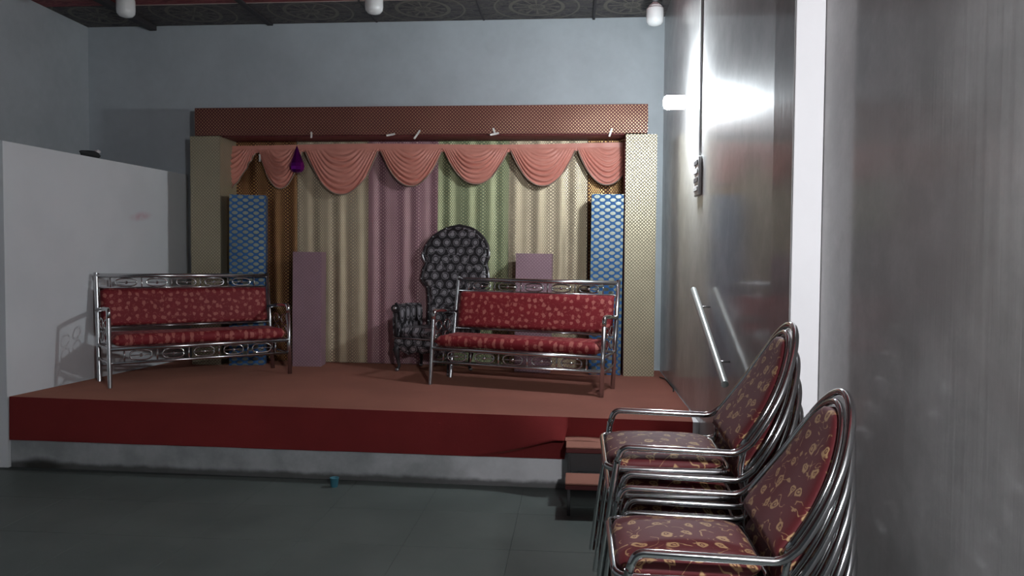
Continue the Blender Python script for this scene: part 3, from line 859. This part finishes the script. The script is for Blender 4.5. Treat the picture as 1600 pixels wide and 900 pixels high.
# ================================================================== STACKED CHAIRS
def make_chair():
    t = thing('banquet_chair', 'x', 'chair')
    W = 0.232; A = Vector((0.405, 0, 0.515)); Tp = Vector((0.592, 0, 0.865)); L = (Tp - A).length; d = (Tp - A) / L
    nrm_f = Vector((-d.z, 0, d.x))                         # towards the sitter
    def hp(w_, tt, off=0.0):
        bow = 0.018 * math.sin(min(1, max(0, tt / L)) * PI)
        p = A + d * tt - nrm_f * bow + nrm_f * off
        return Vector((p.x, w_, p.z))
    def hw(tt, Wd, t1):
        k = min(1.0, max(0.0, tt / t1))
        return Wd * max(0.0, 1 - k ** 1.8) ** 0.5
    def hoop(Wd, t0, t1, off, n=26):
        side = []
        for i in range(n + 1):
            k = i / n; tt = t0 + (t1 - t0) * (1 - (1 - k) ** 2.2)
            side.append((hw(tt, Wd, t1), tt))
        return [hp(-w_, tt, off) for w_, tt in side] + [hp(w_, tt, off) for w_, tt in side[-2::-1]]
    r = 0.0108
    # outer hoop continuing into the two arms
    hoop_pts = hoop(W, 0.03, L, 0.0)
    arm = lambda s: arc([Vector((0.030, s * W, 0.47)), Vector((0.045, s * W, 0.518)), Vector((0.385, s * W, 0.508)), hp(s * W, 0.032)], 0.045, 8)
    path = arm(-1)[:-1] + hoop_pts + arm(1)[:-1][::-1]
    b = MB(); b.tube(path, r, 10); b.build('arm_hoop', M['chrome'], t, True)
    for s in (-1, 1):
        b = MB(); b.tube([(0.030, s * W, 0.475), (0.012, s * W, 0.33), (-0.030, s * W, 0.0)], r, 10); lg = b.build('front_leg', M['chrome'], t, True); smooth_edges(lg)
        b = MB(); b.tube(arc([hp(s * (W - 0.030), 0.02, 0.006), (0.395, s * (W - 0.030), 0.44), (0.44, s * (W - 0.03), 0.30), (0.565, s * (W - 0.026), 0.0)], 0.06, 6), r * 0.95, 10); b.build('rear_leg', M['chrome'], t, True)
    b = MB(); b.tube(hoop(W - 0.026, 0.0, L - 0.030, 0.008), r * 0.85, 8); b.build('inner_hoop', M['chrome'], t, True)
    # seat frame and cushion
    b = MB(); b.tube(arc([(0.0, -0.196, 0.440), (0.0, 0.196, 0.440), (0.375, 0.186, 0.435), (0.375, -0.186, 0.435)], 0.05, 7, True), 0.010, 10, closed=True)
    b.build('seat_frame', M['chrome'], t, True)
    def seatf(u, v, s):
        e1, e2 = 2 * u - 1, 2 * v - 1
        # superellipse footprint
        q = (abs(e1) ** 5 + abs(e2) ** 5)
        k = max(0.0, 1 - q) ** 0.45 if q < 1 else 0.0
        m_ = 1.0 / max(1.0, q) ** 0.2
        x = 0.187 + 0.185 * e1 * m_; y = (0.186 - 0.008 * u) * e2 * m_
        dome = 0.012 * (1 - e1 * e1) * (1 - e2 * e2)
        return (x, y, 0.446 + ((0.022 * k + dome) if s > 0 else -0.018 * k))
    def pad(fn, name, nu, nv, g):
        b = MB(); b.grid(lambda u, v: fn(u, v, 1), nu, nv, g); b.grid(lambda u, v: fn(u, v, -1), nu, nv, g)
        return weld(b.build(name, M['chair_cloth'], t, True))
    pad(seatf, 'seat', 26, 26, lambda u, v: (u * 0.37 + 0.03, v * 0.37 + 0.05))
    Wi, Lt, ts = W - 0.038, L - 0.042, 0.125
    def wid(tt):
        return hw(tt, Wi, Lt)
    def backf(u, v, s):
        tt = -0.03 + (Lt + 0.03) * v; w_ = wid(tt) * (2 * u - 1)
        k = max(0, 1 - abs(2 * u - 1) ** 6) ** 0.5 * max(0, 1 - abs(2 * v - 1) ** 16) ** 0.5
        p = hp(w_, tt, 0.006 + s * 0.017 * k)
        return p
    pad(backf, 'backrest', 20, 28, lambda u, v: (wid(-0.03 + (Lt + 0.03) * v) * (2 * u - 1) + 0.7, v * 0.42))
    return t
chair = make_chair()
ORD = ['topmost', 'second from the top', 'third from the top', 'fourth from the top', 'fifth from the top', 'sixth from the top', 'lowest']
def stack(x_seat, y_mid, n, pitch, creep, rz, lean, where, grp, first=False):
    for i in range(n):                                 # i = 0 is the top chair
        o = chair if (first and i == 0) else copy_tree(chair)
        h = pitch * (n - 1 - i)
        li = lean * (n - 1 - i) / (n - 1)
        o.location = (x_seat + creep * i, y_mid + 0.022 * i * lean / 0.05, h)
        o.rotation_euler = (li, 0, rz)
        o['label'] = 'chrome maroon-cushioned armchair, %s in the stack %s' % (ORD[i] if i < n - 1 else 'lowest', where)
        o['group'] = grp
stack(0.103, 2.56, 7, 0.0885, 0.014, 0.0, 0.045, 'beside the white pilaster face', 'stack of chairs beside the pilaster', True)
stack(0.106, 2.07, 6, 0.0790, 0.010, 0.0, 0.035, 'nearest the camera', 'stack of chairs nearest the camera')

# ================================================================== RIGHT WALL FITTINGS
def wall_lamp(y, z, mt, lab):
    t = thing('wall_lamp', lab, 'lamp', (XR, y, z), (0, 0, 0))
    R_ = Matrix.Rotation(-PI / 2, 4, 'Y')              # lathe axis points out of the wall (-x)
    b = MB(); b.lathe([(0.048, 0.0), (0.048, 0.012), (0.030, 0.016), (0.026, 0.045), (0.020, 0.047)], 20, R_); b.build('holder', M['plastic'], t, True, True)
    b = MB(); b.lathe([(0.016, 0.046), (0.020, 0.052), (0.030, 0.060), (0.033, 0.072)], 20, R_); b.build('housing', M['white_metal'], t, True, True)
    b = MB(); b.lathe([(0.0335, 0.0725), (0.048, 0.080), (0.050, 0.085), (0.050, 0.205), (0.043, 0.220), (0.025, 0.228), (0.002, 0.230)], 24, R_); b.build('bulb', mt, t, True, True)
    return t
wall_lamp(5.70, 2.745, M['lit_stage'], 'glaring white bulb lamp on the right wall above the switch board')
wall_lamp(0.25, 2.15, M['lit_near'], 'lit bulb lamp on the right wall close beside the viewer')
cdt = thing('wall_conduit', 'white cable casing running up the right wall from the switch board', 'conduit', (XR, 5.43, 2.3))
b = MB(); b.bbox(-0.016, -0.0005, -0.018, 0.018, 0.02, ZC - 2.31, 0.003); b.build('casing', M['plastic'], cdt)
b = MB(); b.tube(arc([(-0.008, 0.018, 0.445), (-0.008, 0.12, 0.445), (-0.006, 0.225, 0.445)], 0.02), 0.005, 6); b.build('lamp_cable', M['plastic'], cdt, True)
sb = thing('switch_board', 'white switch board with grey rockers on the right wall under the lamp', 'switch', (XR, 5.45, 2.05))
b = MB(); b.bbox(-0.024, -0.0005, -0.10, 0.10, 0.0, 0.265, 0.005); b.build('back_box', M['plastic'], sb)
for i, z in enumerate((0.03, 0.09, 0.15, 0.21)):
    b = MB(); b.bbox(-0.031, -0.0235, -0.075, 0.075, z, z + 0.034, 0.004); b.build('rocker_switch', M['plastic'] if i % 2 == 0 else M['socket'], sb)
# handrail
hr = thing('handrail', 'grey white sloping handrail pipe on the right wall above the steps', 'handrail', (0.79, 5.19, 1.405))
P0, P1 = Vector((0, 0, 0)), Vector((0.0, -1.115, -0.452))
b = MB(); b.tube([P0, P1], 0.0205, 14); o = b.build('pipe', M['rail'], hr, True); smooth_edges(o)
for k in (0.22, 0.80):
    p = P0.lerp(P1, k); b = MB(); b.tube([p, p + Vector((0.069, 0, 0))], 0.006, 8); b.build('bracket', M['steel'], hr, True)
b = MB(); b.tube(arc([(0.80, 7.20, 0.512), (0.845, 7.1, 0.510), (0.85, 6.6, 0.510), (0.83, 6.45, 0.510)], 0.05), 0.006, 6)
tag(b.build('floor_cable', M['black'], smooth=True), 'thin black cable on the carpet along the right wall by the gold pillar', 'cable')

# ceiling bulbs, switched off
def bulb(x, y, lab):
    t = thing('ceiling_bulb', lab, 'bulb', (x, y, ZC - 0.013), (0, 0, 0), 'unlit bulbs under the ceiling')
    b = MB(); b.lathe([(0.045, 0.012), (0.045, -0.008), (0.026, -0.014), (0.026, -0.05), (0.02, -0.052)], 18); b.build('holder', M['socket'], t, True, True)
    b = MB(); b.lathe([(0.02, -0.05), (0.03, -0.06), (0.058, -0.085), (0.072, -0.105)], 22); b.build('housing', M['plastic'], t, True, True)
    b = MB(); b.lathe([(0.074, -0.105), (0.078, -0.115), (0.079, -0.20), (0.074, -0.232), (0.055, -0.253), (0.025, -0.262), (0.002, -0.264)], 24); b.build('diffuser', M['opal'], t, True, True)
bulb(-3.98, 6.58, 'unlit white bulb at the left end of the ceiling')
bulb(-1.755, 6.62, 'unlit white bulb in the middle of the ceiling')
bulb(0.70, 7.10, 'unlit white bulb in the right ceiling corner beside the right wall')

# small odds and ends
rg = thing('rag_bundle', 'small dark rag bundle with a pale tip lying on the partition top', 'rag', (-4.20, 6.40, ZP))
def blob(a, bb, c, seed, off=(0, 0, 0)):
    rnd = random.Random(seed); ph = [rnd.uniform(0, 6) for _ in range(4)]
    def fn(u, v):
        th_, p = u * 2 * PI, (v - 0.5) * PI
        q = 1 + 0.18 * math.sin(3 * th_ + ph[0]) * math.cos(p) + 0.12 * math.sin(5 * p + ph[1] + 2 * th_) * math.cos(p)
        return (off[0] + a * q * math.cos(p) * math.cos(th_), off[1] + bb * q * math.cos(p) * math.sin(th_), off[2] + max(0.001, c * (0.75 + q * math.sin(p))))
    return fn
b = MB(); b.grid(blob(0.04, 0.13, 0.035, 3), 20, 10); weld(b.build('rag', M['rag'], rg, True))
b = MB(); b.grid(blob(0.018, 0.03, 0.018, 5, (0.02, 0.06, 0.048)), 14, 8); weld(b.build('pale_tip', M['plastic'], rg, True))
cp = MB()
cp.lathe([(0.022, 0.0), (0.024, 0.004), (0.031, 0.062), (0.033, 0.064), (0.031, 0.066), (0.028, 0.06), (0.021, 0.006), (0.002, 0.005)], 14)
o = cp.build('paper_cup', M['teal'], smooth=True, fix=True); o.location = (-1.66, 5.20, 0.0)
tag(o, 'small teal paper cup on the floor against the stage plinth', 'cup')
